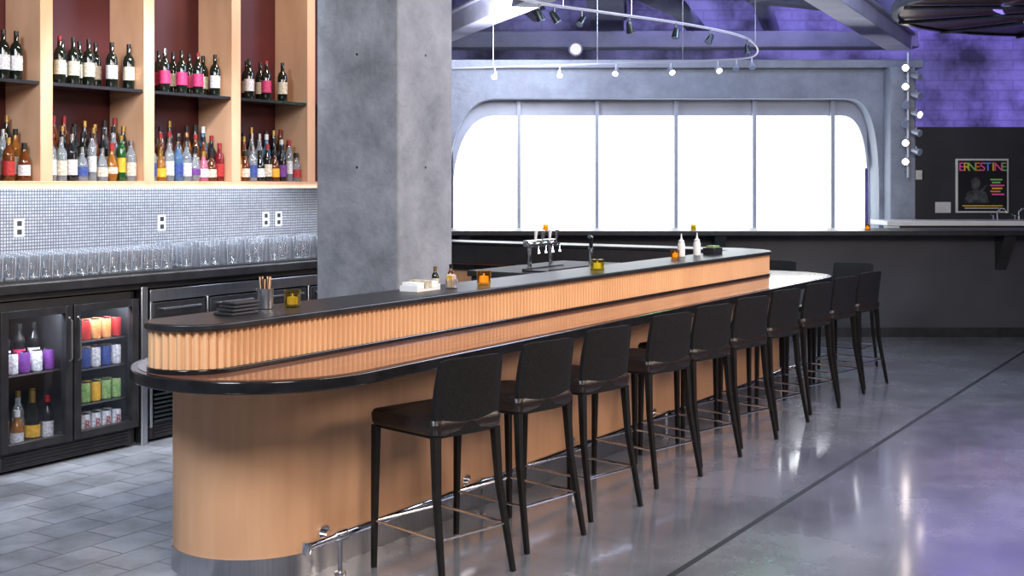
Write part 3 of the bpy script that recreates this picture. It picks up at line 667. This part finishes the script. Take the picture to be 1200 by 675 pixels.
tk=thing('light_track','curved suspended silver track holding small spotlights above the bar','light track',(0,0,0))
obj('track_rail',MB().tube(cat(trk),.011,6),M['lampwhite'],tk)
for px,py in ((578,78.7),(700,75),(800,72.4),(740,19),(660,8),(885,54)):
    q=P(px,py,zk); obj('suspension_wire',MB().tube([(q[0],q[1],zk),(q[0],q[1],5.3)],.004,5),M['steel'],tk)
def spot(loc,aim,lit,label,group,s=1.0,body='gunmetal',stem=.10):
    t=thing('track_spotlight',label,'spotlight',loc,0,group)
    d=Vector(aim).normalized()
    obj('stem',MB().tube([(0,0,0),(0,0,-stem)],.008,6),M[body],t)
    c=Vector((0,0,-stem-.02))
    obj('head',MB().tube([tuple(c-d*.07*s),tuple(c-d*.04*s),tuple(c+d*.06*s)],.022*s,12,r1=.045*s),M[body],t)
    obj('lens',MB().tube([tuple(c+d*.0602*s),tuple(c+d*.066*s)],.038*s,12),M['lens' if lit else 'lensoff'],t)
names_u=[(632,3.5),(650,6),(682,10.5),(738,19),(792,26),(832,33.5),(876,46.5)]
for i,(px,py) in enumerate(names_u):
    q=P(px,py,zk); spot((q[0],q[1],zk-.01),(random.uniform(-.5,.5),random.uniform(-.5,.3),-.7),False,'%s dark spotlight from the left on the upper arm of the curved track'%ORD[i],'spotlights on the upper track arm',.72,stem=.06)
for i,(px,py) in enumerate([(580,78.5),(656,76.5),(722,74.3),(786,72.8),(841,70.5),(863,69),(881,66)]):
    q=P(px,py,zk); spot((q[0],q[1],zk-.01),(random.uniform(-.3,.3),-.7,-.6),i<5,'%s spotlight from the left on the lower arm of the curved track'%ORD[i],'spotlights on the lower track arm',.8,'lampwhite',.06)
vt=thing('spotlight_pole','pale upright pole carrying a column of spotlights beside the window','light pole',(4.68,14.62,0))
obj('pole',MB().tube([(0,0,1.72),(0,0,3.2)],.016,8),M['lampwhite'],vt)
obj('wall_clamp',MB().box(-.02,.02,0,.08,1.8,1.84).box(-.02,.02,0,.08,2.9,2.94),M['lampwhite'],vt)
for i in range(11):
    z=3.0-.11*i
    spot((4.68+(.07 if i%2 else -.05),14.54,z+.08),((.5 if i%2 else -.35),-.8,-.25),i in(0,2,5,8,10),'%s spotlight from the top on the upright pole beside the window'%ORD[i],'spotlights on the upright pole',.95,'lampwhite',.04)
t=thing('stage_lamp','round violet stage lamp glowing high on the purple wall','stage lamp',(.9,17.7,3.55))
obj('housing',MB().tube([(0,.0,0),(0,-.2,0)],.09,16,r1=.10),M['gunmetal'],t); obj('lens',MB().tube([(0,-.201,0),(0,-.21,0)],.075,16),M['lensp'],t); obj('bracket',MB().tube([(0,0,0),(0,.2,.09)],.02,6),M['gunmetal'],t)
# ------------------------------------------------------------------ lights
def light(kind,loc,tgt,power,col,size=.5,sy=None,spotang=60,blend=.6):
    d=bpy.data.lights.new('lamp',kind); d.energy=power; d.color=col
    if kind=='AREA':
        d.size=size
        if sy: d.shape='RECTANGLE'; d.size_y=sy
    elif kind=='SPOT': d.shadow_soft_size=size; d.spot_size=R(spotang); d.spot_blend=blend
    else: d.shadow_soft_size=size
    o=bpy.data.objects.new('lamp',d); COL.objects.link(o); o.location=loc
    o.rotation_euler=(Vector(tgt)-Vector(loc)).to_track_quat('-Z','Y').to_euler(); return o
WARM=(1,.80,.62)
light('AREA',(.9,1.2,4.2),(-.2,6.0,.5),235,(1,.87,.76),1.4)
light('AREA',W(6.5,1.2,3.6),W(6.5,3.5,.8),130,(1,.84,.72),4.5,.6)
light('AREA',W(7.5,-1.2,2.6),W(7.0,3.5,.45),110,(1,.82,.68),3.0,.8)  # unseen warm fill, added to brighten the bar front between the stools
light('SPOT',W(4.9,4.7,3.9),W(5.2,6.7,2.0),165,WARM,.15,None,80)
light('SPOT',W(6.9,5.3,3.9),W(6.7,6.7,2.0),130,WARM,.15,None,80)
light('AREA',W(6.0,6.30,1.605),W(6.0,6.5,1.0),30,(.78,.87,1),3.6,.04)  # unseen cool strip, added to brighten the glasses on the back counter
light('SPOT',W(5.6,5.0,3.4),W(5.6,6.7,1.25),370,(.78,.87,1),.15,None,70)  # added cool fill that lifts the backsplash and glasses, no fixture modelled
light('AREA',(4.0,9.5,4.4),(-.3,8.0,1.5),150,(.60,.72,1),1.5)
light('AREA',(3,17.2,4.6),(3,21,3.6),130,(.45,.42,1),5,.6)
light('AREA',(8,17.5,4.6),(8,21,3.4),300,(.42,.30,1),4,.6)
light('AREA',(0,13.2,3.25),(-.3,15.0,4.4),90,(.85,.88,1),1.0)  # unseen fill aimed upward, added to brighten the beams near the column
light('AREA',(2.5,11.0,5.0),(2.0,15,2.6),210,(.58,.70,1),3)  # added cool fill to lift the arched concrete wall
light('AREA',(5,9.0,5.0),(5,10,0),130,(.58,.62,1),3)
light('SPOT',(3.5,6.5,4.6),(2.8,6.4,0),760,(.36,.26,1),.3,None,48,1)
light('SPOT',(3.9,8.4,4.6),(3.5,8.2,0),520,(.46,.26,1),.2,None,30,1)
light('SPOT',(2.6,7.4,4.6),(2.55,7.2,0),150,(1,.18,.6),.1,None,16,1)  # added magenta pool, stands in for a coloured reflection on the floor
light('SPOT',(2.2,5.6,4.6),(1.95,5.7,0),60,(.9,.7,.2),.1,None,12,1)  # added yellow pool in place of a small floor reflection
light('SPOT',(5.5,12.0,4.6),(4.6,11.0,0),450,(.55,.65,1),.3,None,60,1)
light('AREA',W(4.6,6.16,.915),W(4.6,6.36,.3),6,(.9,.95,1),.4,.04)
light('AREA',W(5.08,6.16,.915),W(5.08,6.36,.3),6,(.9,.95,1),.4,.04)
light('AREA',(-2.5,2.0,4.0),(-3.2,6.0,0),230,(.76,.87,1),1.2)
light('AREA',W(10.1,3.7,2.6),W(10.0,3.5,.9),10,(.15,1,.55),.4)
wd=bpy.data.worlds.new('world'); SC.world=wd; wd.use_nodes=True
wd.node_tree.nodes['Background'].inputs[0].default_value=(.42,.47,.70,1); wd.node_tree.nodes['Background'].inputs[1].default_value=.23
SC.view_settings.view_transform='Standard'; SC.view_settings.look='None'
# ------------------------------------------------------------------ camera
cd=bpy.data.cameras.new('camera'); cam=bpy.data.objects.new('camera',cd); COL.objects.link(cam)
cam.location=(0,0,H); cam.rotation_euler=(R(90),0,0); cd.sensor_width=36; cd.lens=F/1200*36; cd.shift_y=(215-337.5)/1200; cd.clip_end=100
SC.camera=cam
